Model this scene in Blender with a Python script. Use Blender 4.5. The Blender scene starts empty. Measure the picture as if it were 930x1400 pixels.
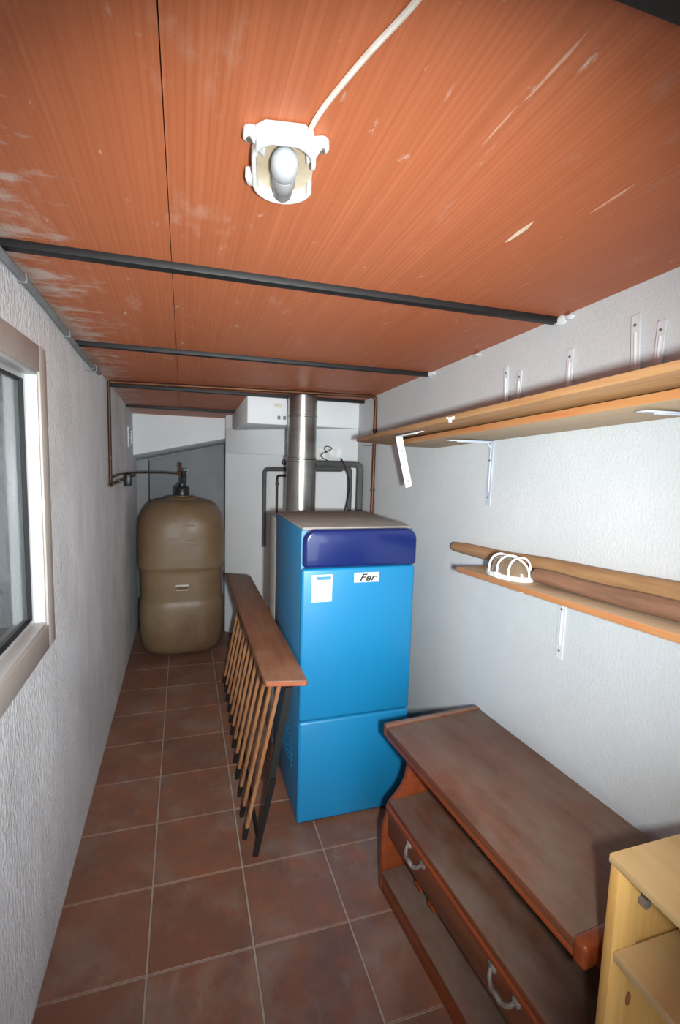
import bpy, bmesh, math, random
from mathutils import Vector, Matrix
random.seed(4)
S = bpy.context.scene
COL = S.collection
PI = math.pi

# ---------------------------------------------------------------- camera
YAW, PITCH, ROLL, FPX = 0.3106, 0.1098, 0.0303, 670.4
CAM = Vector((0.1163, -1.4501, 1.6072))
cy, sy, cp, sp = math.cos(YAW), math.sin(YAW), math.cos(PITCH), math.sin(PITCH)
fw = Vector((sy*cp, cy*cp, -sp)); r0 = Vector((cy, -sy, 0)); u0 = r0.cross(fw)
rt = math.cos(ROLL)*r0 + math.sin(ROLL)*u0
up = -math.sin(ROLL)*r0 + math.cos(ROLL)*u0
cd = bpy.data.cameras.new('camera'); cam = bpy.data.objects.new('camera', cd); COL.objects.link(cam)
cd.sensor_fit = 'VERTICAL'; cd.sensor_height = 36.0; cd.sensor_width = 24.0
cd.lens = FPX/1400*36.0; cd.clip_start = 0.02; cd.clip_end = 200
M = Matrix((rt, up, -fw)).transposed().to_4x4(); M.translation = CAM
cam.matrix_world = M
S.camera = cam

# ---------------------------------------------------------------- world, lights, exposure
w = bpy.data.worlds.new('world'); S.world = w; w.use_nodes = True
bg = w.node_tree.nodes['Background']; bg.inputs[0].default_value = (0.80, 0.90, 1.0, 1); bg.inputs[1].default_value = 4.0
S.view_settings.view_transform = 'Standard'; S.view_settings.look = 'None'
S.view_settings.gamma = 1.0; S.view_settings.exposure = 0.0; S.view_settings.use_curve_mapping = False
FLASH = CAM + rt*0.11 - up*0.05 - fw*0.03
fl = bpy.data.lights.new('camera_flash', 'AREA'); fl.shape = 'RECTANGLE'; fl.size = 0.05; fl.size_y = 0.07
fl.energy = 27; fl.spread = math.radians(98); fl.color = (0.94, 0.985, 1.0)
flo = bpy.data.objects.new('camera_flash', fl); COL.objects.link(flo)
M2 = M @ Matrix.Rotation(math.radians(6), 4, 'Y') @ Matrix.Rotation(math.radians(0), 4, 'X'); M2.translation = FLASH; flo.matrix_world = M2

# ---------------------------------------------------------------- materials
def lin(c):
    return tuple(((v/255)/12.92 if v/255 <= 0.04045 else ((v/255+0.055)/1.055)**2.4) for v in c)
def mat(name, c1, c2=None, scale=8.0, rough=0.6, metal=0.0, bump=0.0, bscale=60.0, stretch=(1, 1, 1),
        dust=None, dscale=3.0, dlo=0.55, dhi=0.7, damt=1.0, dstretch=(1, 1, 1), detail=6.0, wave=None, spec=0.5,
        trans=0.0, coat=0.0, rand=0.0, dtop=False, grain=None, world=False, ior=None, dust2=None, bdist=0.004, edge=None):
    m = bpy.data.materials.new(name); m.use_nodes = True
    nt = m.node_tree; N = nt.nodes; L = nt.links; b = N['Principled BSDF']
    b.inputs['Roughness'].default_value = rough; b.inputs['Metallic'].default_value = metal
    b.inputs['Specular IOR Level'].default_value = spec
    b.inputs['Transmission Weight'].default_value = trans
    b.inputs['Coat Weight'].default_value = coat
    if ior: b.inputs['IOR'].default_value = ior
    tc = N.new('ShaderNodeTexCoord'); OUT = tc.outputs['Object']
    if world: OUT = N.new('ShaderNodeNewGeometry').outputs['Position']
    def noise(sc, st, det=6.0, ro=0.6):
        mp = N.new('ShaderNodeMapping'); mp.inputs['Scale'].default_value = st; L.new(OUT, mp.inputs[0])
        n = N.new('ShaderNodeTexNoise'); n.inputs['Scale'].default_value = sc; n.inputs['Detail'].default_value = det
        n.inputs['Roughness'].default_value = ro; L.new(mp.outputs[0], n.inputs['Vector']); return n
    def mix(f, a, c, mode='MIX'):
        x = N.new('ShaderNodeMix'); x.data_type = 'RGBA'; x.blend_type = mode
        if isinstance(f, float): x.inputs[0].default_value = f
        else: L.new(f, x.inputs[0])
        for k, v in ((6, a), (7, c)):
            if isinstance(v, tuple): x.inputs[k].default_value = (*v, 1)
            else: L.new(v, x.inputs[k])
        return x.outputs[2]
    def ramp(o, lo, hi, a=0.0, z=1.0):
        x = N.new('ShaderNodeMapRange'); x.inputs[1].default_value = lo; x.inputs[2].default_value = hi
        x.inputs[3].default_value = a; x.inputs[4].default_value = z; L.new(o, x.inputs[0]); return x.outputs[0]
    col = lin(c1)
    if c2 is not None:
        n = noise(scale, stretch, detail); col = mix(ramp(n.outputs['Fac'], 0.3, 0.7), lin(c1), lin(c2))
    if grain:
        gc, gs, gst, gamt = grain
        n = noise(gs, gst, 4.0); col = mix(ramp(n.outputs['Fac'], 0.5, 0.72, 0, gamt), col, lin(gc))
    h = None
    if wave:
        wc, wsc, wamt, wax = wave
        wv = N.new('ShaderNodeTexWave'); wv.bands_direction = wax; wv.inputs['Scale'].default_value = wsc
        wv.inputs['Distortion'].default_value = 0.15; L.new(OUT, wv.inputs['Vector'])
        col = mix(ramp(wv.outputs['Fac'], 0.0, 0.35, wamt, 0.0), col, lin(wc)); h = wv.outputs['Fac']
    if dust:
        n = noise(dscale, dstretch, 8.0, 0.65); f = ramp(n.outputs['Fac'], dlo, dhi, 0, damt)
        if dtop:
            g = N.new('ShaderNodeNewGeometry'); sx = N.new('ShaderNodeSeparateXYZ'); L.new(g.outputs['Normal'], sx.inputs[0])
            mm = N.new('ShaderNodeMath'); mm.operation = 'MULTIPLY'; L.new(f, mm.inputs[0]); L.new(ramp(sx.outputs[2], 0.5, 0.9), mm.inputs[1]); f = mm.outputs[0]
        col = mix(f, col, lin(dust))
        L.new(ramp(f, 0, 1, rough, min(1, rough+0.35)), b.inputs['Roughness'])
    if dust2:
        dc, ds, dst, lo, hi, am = dust2; n = noise(ds, dst, 6.0, 0.7); col = mix(ramp(n.outputs['Fac'], lo, hi, 0, am), col, lin(dc))
    if edge:       # plaster residue left on the sheets along the left wall: (colour, x0, x1, noise scale, stretch)
        ec, ex0, ex1, es, est = edge
        g = N.new('ShaderNodeNewGeometry'); sx = N.new('ShaderNodeSeparateXYZ'); L.new(g.outputs['Position'], sx.inputs[0])
        n = noise(es, est, 7.0, 0.7); ad = N.new('ShaderNodeMath'); ad.operation = 'ADD'
        L.new(n.outputs['Fac'], ad.inputs[0]); L.new(ramp(sx.outputs[0], ex0, ex1, 0.22, -0.22), ad.inputs[1])
        col = mix(ramp(ad.outputs[0], 0.58, 0.74, 0, 0.75), col, lin(ec))
    if rand:
        oi = N.new('ShaderNodeObjectInfo'); hs = N.new('ShaderNodeHueSaturation')
        L.new(ramp(oi.outputs['Random'], 0, 1, 1-rand, 1+rand), hs.inputs['Value'])
        if isinstance(col, tuple): hs.inputs['Color'].default_value = (*col, 1)
        else: L.new(col, hs.inputs['Color'])
        col = hs.outputs[0]
    if isinstance(col, tuple): b.inputs['Base Color'].default_value = (*col, 1)
    else: L.new(col, b.inputs['Base Color'])
    if bump:
        bp = N.new('ShaderNodeBump'); bp.inputs['Strength'].default_value = bump; bp.inputs['Distance'].default_value = bdist
        n = noise(bscale, stretch, 4.0); hh = n.outputs['Fac']
        if h is not None:
            ad = N.new('ShaderNodeMath'); ad.operation = 'ADD'; L.new(hh, ad.inputs[0]); L.new(h, ad.inputs[1]); hh = ad.outputs[0]
        L.new(hh, bp.inputs['Height']); L.new(bp.outputs[0], b.inputs['Normal'])
    return m

PLASTER = mat('white_plaster', (210, 213, 213), (200, 204, 205), 3.0, 0.9, bump=0.45, bscale=100, spec=0.2)
PLASTER_L = mat('grey_white_plaster', (238, 239, 239), (215, 217, 219), 2.6, 0.95, bump=0.8, bscale=80, bdist=0.013, stretch=(1, 1, 0.6), spec=0.2,
                dust=(190, 184, 176), dscale=2.0, dlo=0.50, dhi=0.85, damt=0.7, dust2=((202, 204, 208), 4.0, (2.5, 2.5, 0.6), 0.5, 0.72, 0.6))
PLASTER_B = mat('smooth_white_plaster', (234, 236, 237), (224, 227, 228), 2.5, 0.9, bump=0.15, bscale=40, spec=0.2)
PLASTER_A = mat('mid_grey_plaster', (158, 160, 162), (140, 142, 144), 2.0, 0.9, bump=0.15, bscale=40, spec=0.2)  # darker grey than the other plasters, for the alcove wall and its rim
PANEL = mat('ribbed_brown_sheet', (186, 106, 68), (174, 98, 61), 1.6, 0.5, bump=0.10, bscale=9, stretch=(30, 0.6, 1),
            wave=((158, 82, 48), 26.0, 0.28, 'X'), dust=(204, 172, 150), dscale=5.5, dlo=0.60, dhi=0.82, damt=0.6, dstretch=(1.4, 0.7, 1),
            grain=((206, 128, 90), 3.0, (40, 0.25, 1), 0.35), spec=0.35, dust2=((206, 188, 172), 11.0, (2.2, 0.8, 1), 0.64, 0.72, 0.7), edge=((196, 184, 172), -0.30, 0.05, 9.0, (1.0, 2.2, 1)))
STEEL_B = mat('black_painted_steel', (15, 15, 16), (22, 21, 21), 20, 0.6, bump=0.1)
TILE = mat('terracotta_floor_tile', (128, 84, 63), (104, 76, 65), 5.0, 0.42, bump=0.12, bscale=25, rand=0.10, world=True,
           dust=(140, 128, 118), dscale=4.0, dlo=0.48, dhi=0.75, damt=0.6, spec=0.4, grain=((142, 84, 54), 9.0, (1, 1, 1), 0.5), dust2=((140, 130, 122), 6.0, (3.0, 0.8, 1), 0.58, 0.78, 0.5))
GROUT = mat('grey_grout', (164, 150, 136), (140, 128, 116), 14, 0.95)
BLUE = mat('boiler_blue_enamel', (21, 124, 172), (24, 119, 166), 3, 0.38, bump=0.03, bscale=200, spec=0.5)
BLUE_S = mat('boiler_blue_dusty_side', (20, 116, 166), (38, 104, 140), 3, 0.5, dust=(96, 122, 136), dscale=3, dlo=0.5, dhi=0.85, damt=0.45)
NAVY = mat('navy_plastic', (15, 33, 92), (14, 30, 84), 3, 0.25, coat=0.4)
GREYM = mat('dusty_grey_sheet', (150, 146, 141), (128, 122, 116), 5, 0.75, bump=0.05)
DARKG = mat('dark_gap', (14, 40, 60), rough=0.8)
PAPER = mat('white_paper', (238, 240, 240), (232, 234, 236), 6, 0.7)
SMEAR = mat('old_filler_smear', (208, 164, 138), (194, 134, 104), 60, 0.8)
SMEAR2 = mat('plaster_splash', (232, 216, 194), (216, 190, 160), 60, 0.8)
PRINT_B = mat('blue_print', (70, 130, 190), rough=0.7)
PRINT_G = mat('grey_print', (150, 158, 166), rough=0.7)
INK = mat('dark_ink', (40, 42, 48), rough=0.5)
INK_Y = mat('ochre_ink', (196, 150, 60), rough=0.5)
CHROME = mat('stainless_flue', (190, 188, 184), (168, 166, 162), 3, 0.27, metal=1.0, bump=0.06, bscale=12, stretch=(1, 1, 6))
COPPER = mat('tarnished_copper', (112, 70, 46), (84, 54, 38), 12, 0.5, metal=0.7, dust=(150, 140, 130), dscale=18, dlo=.62, dhi=.72, damt=.6)
COPPER_D = mat('dirty_copper', (84, 58, 42), (52, 42, 36), 16, 0.5, metal=0.6, dust=(140, 126, 114), dscale=22, dlo=.6, dhi=.7, damt=.6)
LAG = mat('grey_pipe_lagging', (92, 92, 92), (76, 76, 76), 10, 0.9, bump=0.2, bscale=90)
TANKM = mat('beige_plastic', (128, 105, 78), (106, 84, 58), 2.0, 0.45, bump=0.1, bscale=8, detail=3,
            dust=(92, 60, 42), dscale=1.7, dlo=0.45, dhi=0.70, damt=0.85, dust2=((126, 112, 92), 3.0, (1, 1, 0.5), 0.5, 0.75, 0.6))
BLACKP = mat('black_plastic', (22, 22, 23), rough=0.4)
WHITEP = mat('white_plastic', (240, 240, 238), (228, 228, 224), 12, 0.4)
WHITEG = mat('aged_white_plastic', (196, 184, 160), (168, 148, 118), 14, 0.5)
WHITEL = mat('lamp_white_plastic', (214, 214, 211), (196, 194, 188), 18, 0.5)
BULB = mat('frosted_bulb_glass', (214, 218, 220), (196, 202, 206), 20, 0.25, trans=0.35, spec=0.6)
CORD = mat('white_cable', (224, 216, 204), (206, 192, 176), 24, 0.6)
WIREB = mat('black_wire', (20, 20, 22), rough=0.5)
CONDUIT = mat('grey_conduit', (132, 134, 136), (112, 112, 112), 8, 0.7)
BRACKET = mat('white_bracket_paint', (222, 224, 226), (208, 210, 214), 10, 0.45)
BRACKET_R = mat('blue_white_bracket_paint', (190, 198, 210), (178, 184, 196), 10, 0.45)
RUST = mat('screw_hole', (112, 108, 104), rough=0.8)
PINE_S = mat('shelf_pine', (182, 142, 98), (164, 122, 78), 5, 0.6, stretch=(9, 0.6, 9), bump=0.06, bscale=40, grain=((170, 112, 66), 7, (16, 0.7, 16), 0.6))
PINE_U = mat('shelf_pine_pale', (198, 172, 138), (186, 156, 118), 5, 0.65, stretch=(9, 0.6, 9), bump=0.05, bscale=40, dust=(190, 176, 156), dscale=3, dlo=.4, dhi=.8, damt=.5)
PINE_R = mat('shelf_pine_red_edge', (180, 122, 72), (184, 134, 86), 5, 0.6, stretch=(9, 0.6, 9), bump=0.06, bscale=40, grain=((188, 92, 52), 6, (14, 0.6, 14), 0.7))
LOGM = mat('old_round_wood', (172, 134, 92), (142, 104, 70), 6, 0.75, stretch=(8, 0.8, 8), bump=0.35, bscale=22)
LOGD = mat('dark_old_wood', (142, 104, 78), (112, 80, 60), 6, 0.8, stretch=(8, 0.8, 8), bump=0.35, bscale=22)
PINE = mat('knotty_pine', (206, 164, 96), (190, 144, 78), 4, 0.5, stretch=(6, 6, 0.7), bump=0.03, bscale=30, grain=((178, 122, 62), 5, (12, 12, 0.5), 0.5))
PINE_T = mat('knotty_pine_top', (206, 172, 116), (190, 152, 96), 4, 0.5, stretch=(6, 0.7, 6), bump=0.03, bscale=30, dust=(196, 180, 148), dscale=3, dlo=.4, dhi=.8, damt=.6)
KNOT = mat('pine_knot', (120, 62, 34), (146, 84, 48), 40, 0.6)
RAILW = mat('worn_handrail_wood', (132, 84, 54), (108, 66, 44), 4, 0.5, stretch=(9, 0.8, 9), bump=0.08, bscale=30,
            dust=(150, 122, 98), dscale=4, dlo=.5, dhi=.8, damt=.6, dtop=True)
RAILE = mat('handrail_end_grain', (176, 98, 62), (146, 80, 50), 14, 0.6)
BALW = mat('baluster_wood', (176, 128, 86), (128, 80, 50), 5, 0.45, stretch=(8, 8, 0.7))
WALNUT = mat('dark_stained_wood', (112, 62, 38), (80, 44, 27), 5, 0.5, stretch=(6, 0.7, 6), bump=0.06, bscale=26,
             dust=(118, 104, 92), dscale=4.0, dlo=0.32, dhi=0.68, damt=0.85, dtop=True, dstretch=(1.6, 0.9, 1), dust2=((104, 66, 44), 9.0, (2.2, 0.6, 1), 0.52, 0.75, 0.55))
WALNUT_E = mat('stained_wood_edge', (134, 62, 28), (110, 48, 22), 5, 0.35, stretch=(8, 0.8, 8), bump=0.05, bscale=26)
PEWTER = mat('dusty_pewter', (140, 130, 121), (92, 82, 75), 40, 0.65, metal=0.3)
ALU = mat('beige_window_frame', (192, 184, 174), (182, 174, 164), 6, 0.5)
ALUW = mat('white_window_jamb', (205, 206, 204), (198, 200, 199), 6, 0.4)
GASK = mat('black_gasket', (20, 20, 22), rough=0.6)
GLASS = mat('window_glass', (235, 240, 242), rough=0.02, trans=1.0, ior=1.3)
SLAT = mat('shutter_slat', (64, 63, 62), (54, 53, 52), 8, 0.6)
VENT = mat('vent_white', (236, 236, 234), (220, 214, 206), 30, 0.5)

# ---------------------------------------------------------------- helpers
def nb(): return bmesh.new()
def box(bm, x0, x1, y0, y1, z0, z1):
    v = [bm.verts.new(p) for p in ((x0,y0,z0),(x1,y0,z0),(x1,y1,z0),(x0,y1,z0),(x0,y0,z1),(x1,y0,z1),(x1,y1,z1),(x0,y1,z1))]
    for f in ((3,2,1,0),(4,5,6,7),(0,1,5,4),(1,2,6,5),(2,3,7,6),(3,0,4,7)): bm.faces.new([v[i] for i in f])
    return v
def hexa(bm, b4, t4):
    """solid from four bottom corners and four top corners (same winding, counter-clockwise from above)"""
    v = [bm.verts.new(p) for p in list(b4)+list(t4)]
    for f in ((3,2,1,0),(4,5,6,7),(0,1,5,4),(1,2,6,5),(2,3,7,6),(3,0,4,7)): bm.faces.new([v[i] for i in f])
def frame_of(d):
    d = d.normalized(); a = Vector((0,0,1)) if abs(d.z) < 0.9 else Vector((0,1,0))
    x = d.cross(a).normalized(); return x, x.cross(d).normalized()
def tube(bm, pts, r, n=10, caps=True):
    pts = [Vector(p) for p in pts]; rings = []; rr = r if isinstance(r, (list, tuple)) else [r]*len(pts)
    px = None
    for i, p in enumerate(pts):
        d = (pts[min(i+1, len(pts)-1)]-pts[max(i-1, 0)]).normalized()
        if px is None: x, y = frame_of(d)
        else:
            x = (px - d*px.dot(d)).normalized(); y = x.cross(d).normalized()
        px = x
        rings.append([bm.verts.new(p + (x*math.cos(2*PI*k/n)+y*math.sin(2*PI*k/n))*rr[i]) for k in range(n)])
    for a, b in zip(rings, rings[1:]):
        for k in range(n): bm.faces.new((a[k], a[(k+1)%n], b[(k+1)%n], b[k]))
    if caps: bm.faces.new(rings[0][::-1]); bm.faces.new(rings[-1])
def smooth_path(pts, sub=6):
    P = [Vector(p) for p in pts]; out = []
    for i in range(len(P)-1):
        p0, p1, p2, p3 = P[max(i-1,0)], P[i], P[i+1], P[min(i+2,len(P)-1)]
        for k in range(sub):
            t = k/sub
            out.append(0.5*((2*p1)+(p2-p0)*t+(2*p0-5*p1+4*p2-p3)*t*t+(3*p1-p0-3*p2+p3)*t**3))
    out.append(P[-1]); return out
def elbow_path(pts, rad=0.03, n=5):
    P = [Vector(p) for p in pts]; out = [P[0]]
    for a, b, c in zip(P, P[1:], P[2:]):
        d1 = (a-b).normalized(); d2 = (c-b).normalized()
        for k in range(n+1):
            t = k/n; out.append((b+d1*rad)*(1-t)**2 + b*2*t*(1-t) + (b+d2*rad)*t*t)
    out.append(P[-1]); return out
def lathe(bm, prof, c, n=20, axis='Z'):
    rings = []
    for r, h in prof:
        ring = []
        for k in range(n):
            a = 2*PI*k/n
            ring.append(bm.verts.new((c[0]+r*math.cos(a), c[1]+r*math.sin(a), c[2]+h)))
        rings.append(ring)
    for a, b in zip(rings, rings[1:]):
        for k in range(n): bm.faces.new((a[k], a[(k+1)%n], b[(k+1)%n], b[k]))
    bm.faces.new(rings[0][::-1]); bm.faces.new(rings[-1])
def prism(bm, poly, fn0, fn1):
    a = [bm.verts.new(fn0(p)) for p in poly]; b = [bm.verts.new(fn1(p)) for p in poly]
    bm.faces.new(a); bm.faces.new(b[::-1]); n = len(poly)
    for k in range(n): bm.faces.new((a[k], b[k], b[(k+1)%n], a[(k+1)%n]))
def obj(name, bm, m, parent=None, bev=0.0, smooth=False, seg=2, local=False, angle=40):
    bmesh.ops.recalc_face_normals(bm, faces=bm.faces)
    if bev:
        es = [e for e in bm.edges if len(e.link_faces) == 2 and e.calc_face_angle(0) > 0.6]
        bmesh.ops.bevel(bm, geom=es, offset=bev, segments=seg, profile=0.5, affect='EDGES', clamp_overlap=True)
    root = parent
    while root is not None and root.parent is not None: root = root.parent
    if root is not None and not local: bm.transform(root.matrix_basis.inverted())
    me = bpy.data.meshes.new(name); bm.to_mesh(me); bm.free()
    me.materials.append(m)
    if smooth or bev:
        for p in me.polygons: p.use_smooth = True
        me.set_sharp_from_angle(angle=math.radians(angle))
    o = bpy.data.objects.new(name, me); COL.objects.link(o)
    if parent is not None: o.parent = parent
    return o
def tag(o, label, cat, group=None):
    o['label'] = label; o['category'] = cat
    if group: o['group'] = group
    return o
def thing(name, label, cat, loc=(0,0,0), rz=0.0, group=None):
    o = bpy.data.objects.new(name, None); COL.objects.link(o); o.empty_display_size = 0.05
    o.location = loc; o.rotation_euler = (0, 0, rz)
    o.matrix_basis = Matrix.Translation(loc) @ Matrix.Rotation(rz, 4, 'Z')
    return tag(o, label, cat, group)
def struct(name, bm, m, parent=None, bev=0.0, **k):
    o = obj(name, bm, m, parent, bev, **k)
    if parent is None: o['kind'] = 'structure'
    return o
def copy_tree(o, parent=None):
    c = o.copy(); COL.objects.link(c)
    if parent is not None: c.parent = parent
    for ch in list(o.children): copy_tree(ch, c)
    return c

# ---------------------------------------------------------------- setting
XL, XR, YF, YB = -0.30, 1.30, -2.6, 3.85
def zc(y): return 2.085 - 0.047*y
A = Vector((0.47, 3.0)); B = Vector((1.30, 1.87))      # the skewed back wall in plan

b = nb(); box(b, XL-0.2, XR+0.2, YF, YB+0.2, -0.12, -0.004); floor = struct('floor', b, GROUT)
tile_mesh = {}
def tile_obj(x0, x1, y0, y1):
    key = (round(x1-x0, 3), round(y1-y0, 3)); g = 0.0032; hx, hy = (x1-x0)/2-g, (y1-y0)/2-g
    if key not in tile_mesh:
        t = nb(); c = 0.0022
        lv = [(-hx,-hy),(hx,-hy),(hx,hy),(-hx,hy)]; rings = []
        for dz, s in ((-0.006, 0), (-0.0018, 0), (0.0, c)):
            rings.append([t.verts.new((x-math.copysign(s, x), y-math.copysign(s, y), dz)) for x, y in lv])
        for p, q in zip(rings, rings[1:]):
            for k in range(4): t.faces.new((p[k], p[(k+1)%4], q[(k+1)%4], q[k]))
        t.faces.new(rings[-1]); bmesh.ops.recalc_face_normals(t, faces=t.faces)
        me = bpy.data.meshes.new('tile'); t.to_mesh(me); t.free(); me.materials.append(TILE); tile_mesh[key] = me
    o = bpy.data.objects.new('tile', tile_mesh[key]); COL.objects.link(o)
    o.location = ((x0+x1)/2, (y0+y1)/2, random.uniform(-0.0008, 0.0004)); o.parent = floor
T = 0.33
xs = [XL, 0.0, T, 2*T, 3*T, XR]; ys = [YF]+[j*T for j in range(-7, 12)]
for y0, y1 in zip(ys, ys[1:]):
    for x0, x1 in zip(xs, xs[1:]): tile_obj(x0, x1, y0, y1)

# ceiling: deck above, separate ribbed sheets beneath it
def slab(bm, x0, x1, y0, y1, d0, d1):
    hexa(bm, [(x0,y0,zc(y0)+d0),(x1,y0,zc(y0)+d0),(x1,y1,zc(y1)+d0),(x0,y1,zc(y1)+d0)],
             [(x0,y0,zc(y0)+d1),(x1,y0,zc(y0)+d1),(x1,y1,zc(y1)+d1),(x0,y1,zc(y1)+d1)])
b = nb(); slab(b, XL-0.2, XR+0.2, YF, YB+0.2, 0.03, 0.08); ceiling = struct('ceiling', b, mat('deck_brown', (96, 58, 40), rough=0.8))
for x0, x1 in ((XL-0.05, 0.09), (0.09, 0.575), (0.575, 1.06), (1.06, XR+0.05)):
    b = nb(); slab(b, x0+(0.0009 if x0 == 0.09 else 0.0), x1-(0.0009 if x1 == 0.09 else 0.0), YF, YB+0.1, 0.0, 0.035); struct('ceiling_panel', b, PANEL, ceiling)

for x, ya, yb, wd in ((0.583, -0.92, -0.80, 0.004), (0.579, -0.79, -0.70, 0.0025), (0.815, -0.535, -0.44, 0.008), (0.90, -0.70, -0.60, 0.004)):
    b = nb(); pts = [(x, ya), (x+wd, ya+(yb-ya)*0.3), (x+wd*0.6, yb-0.01), (x, yb), (x-wd*0.5, (ya+yb)/2)]
    prism(b, pts, lambda p: (p[0], p[1], zc(p[1])+0.001), lambda p: (p[0], p[1], zc(p[1])-0.0012)); obj('plaster_smear', b, SMEAR if wd < 0.006 else SMEAR2, ceiling)

# left wall with the window hole
WY0, WY1, WZ0, WZ1 = -0.95, 0.243, 1.06, 1.835
b = nb(); H = 2.3; xa, xb = XL-0.2, XL
for q in ((YF, WY0, -0.1, H), (WY1, YB+0.2, -0.1, H), (WY0, WY1, -0.1, WZ0), (WY0, WY1, WZ1, H)): box(b, xa, xb, q[0], q[1], q[2], q[3])
struct('wall_left', b, PLASTER_L)
b = nb(); box(b, XR, XR+0.2, YF, 2.6, -0.1, H); struct('wall_right', b, PLASTER)
# skewed back wall, reaching round the tank alcove
n = Vector((B.y-A.y, A.x-B.x)).normalized()
if n.x < 0: n = -n
b = nb()
poly = [A, B, Vector((1.45, 1.87)), Vector((1.45, YB)), Vector((0.53, YB)), Vector((0.50, 3.2))]
prism(b, poly, lambda p: (p.x, p.y, -0.1), lambda p: (p.x, p.y, H)); struct('wall_back', b, PLASTER_B)
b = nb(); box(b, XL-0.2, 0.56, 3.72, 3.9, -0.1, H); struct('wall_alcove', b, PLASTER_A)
# rear end of the room, behind the camera; open doorway added for fill daylight
b = nb(); box(b, XL-0.2, -0.15, YF-0.15, YF, -0.1, H); box(b, 1.15, XR+0.2, YF-0.15, YF, -0.1, H); box(b, -0.15, 1.15, YF-0.15, YF, 2.05, H)
struct('wall_rear', b, PLASTER)
# slanting downstand over the alcove
b = nb(); y0, y1 = 3.2, 3.72; xr = 0.535
prism(b, [(XL-0.02, 1.572), (xr, 1.765), (xr, 2.2), (XL-0.02, 2.2)], lambda p: (p[0], y0, p[1]), lambda p: (p[0], y1-0.22, p[1]-(0.05 if p[1] < 2 else 0)))
o = struct('trim_1', b, PLASTER_B, bev=0.004); o['label'] = 'white slanting plaster downstand above the plastic tank'
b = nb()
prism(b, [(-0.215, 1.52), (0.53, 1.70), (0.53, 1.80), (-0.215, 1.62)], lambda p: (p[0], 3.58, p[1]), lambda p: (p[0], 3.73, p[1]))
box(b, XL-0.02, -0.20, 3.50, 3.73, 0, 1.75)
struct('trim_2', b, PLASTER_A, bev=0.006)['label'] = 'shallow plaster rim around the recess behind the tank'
# boxed beam under the ceiling along the back
XB0 = 0.518
def bw(x): return A.y + (B.y-A.y)*(x-A.x)/(B.x-A.x)
b = nb(); poly = [Vector((XB0, 1.87)), Vector((XR+0.02, 1.87)), Vector((XR+0.02, 2.0)), Vector((1.0, 2.5)), Vector((0.60, 3.22)), Vector((XB0, 3.22))]
prism(b, poly, lambda p: (p.x, p.y, 1.815+0.0*p.y), lambda p: (p.x, p.y, 2.15)); struct('trim_3', b, PLASTER_B, bev=0.012)['label'] = 'white boxed beam under the ceiling across the back wall'
b = nb(); d = (B-A).normalized(); o_ = -n*0.05
p0 = A+d*0.055; p1 = A+d*0.75
prism(b, [p0+o_, p1+o_, p1+n*0.05, p0+n*0.05], lambda p: (p.x, p.y, 1.615), lambda p: (p.x, p.y, 1.83)); struct('trim_4', b, PLASTER_B, bev=0.006)['label'] = 'low white plaster band on the back wall below the boxed beam'

bxm = bpy.data.objects['trim_3']
for x in (0.730, 0.768):
    b = nb(); box(b, x-0.010, x+0.010, 1.8685, 1.872, 1.852, 1.876); obj('patch', b, CONDUIT, bxm, bev=0.003)
b = nb(); pts = [(0.722+0.030*math.cos(2*PI*k/14)*(1+0.25*math.sin(k*2.3)), 1.945+0.014*math.sin(2*PI*k/14)*(1+0.3*math.sin(k*1.7))) for k in range(14)]
prism(b, pts, lambda p: (p[0], 1.8692, p[1]), lambda p: (p[0], 1.872, p[1])); obj('stain', b, mat('yellow_stain', (222, 206, 168), (214, 214, 208), 60, 0.9), bxm)

# steel purlins
PUR = [(-0.985, XR, 'nearest the viewer, in the top right corner of the photo'),
       (-0.058, XR, 'across the ceiling just beyond the bulkhead lamp'),
       (0.832, XR, 'across the ceiling, third from the viewer'),
       (1.775, XR, 'across the ceiling in front of the boxed beam and flue'),
       (2.66, XB0, 'across the ceiling at the far end above the tank')]
for y, x1, txt in PUR:
    b = nb(); h = 0.018; wd = 0.032
    prism(b, [(y-wd/2, 0.004), (y+wd/2, 0.004), (y+wd/2, -h), (y-wd/2, -h)], lambda p: (XL-0.02, p[0], zc(p[0])+p[1]), lambda p: (x1+(0.02 if x1 > 1 else 0.01), p[0], zc(p[0])+p[1]))
    tag(obj('purlin', b, STEEL_B, None, bev=0.003), 'black steel purlin ' + txt, 'purlin', 'black steel purlins')

wr = bpy.data.objects['wall_right']
for y, sx_, sz_ in ((-0.075, 0.03, 0.016), (-0.12, 0.018, 0.010), (0.815, 0.028, 0.015), (0.78, 0.016, 0.010), (0.40, 0.02, 0.008)):
    b = nb(); bmesh.ops.create_icosphere(b, subdivisions=2, radius=1.0)
    for v in b.verts: v.co *= 1+0.18*math.sin(v.co.x*7+v.co.y*5+y*9)
    for v in b.verts: v.co = Vector((XR-0.002+v.co.x*0.014, y+v.co.y*sx_, zc(y)-0.012+v.co.z*sz_))
    obj('plaster_dab', b, PLASTER, wr, smooth=True)
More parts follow.
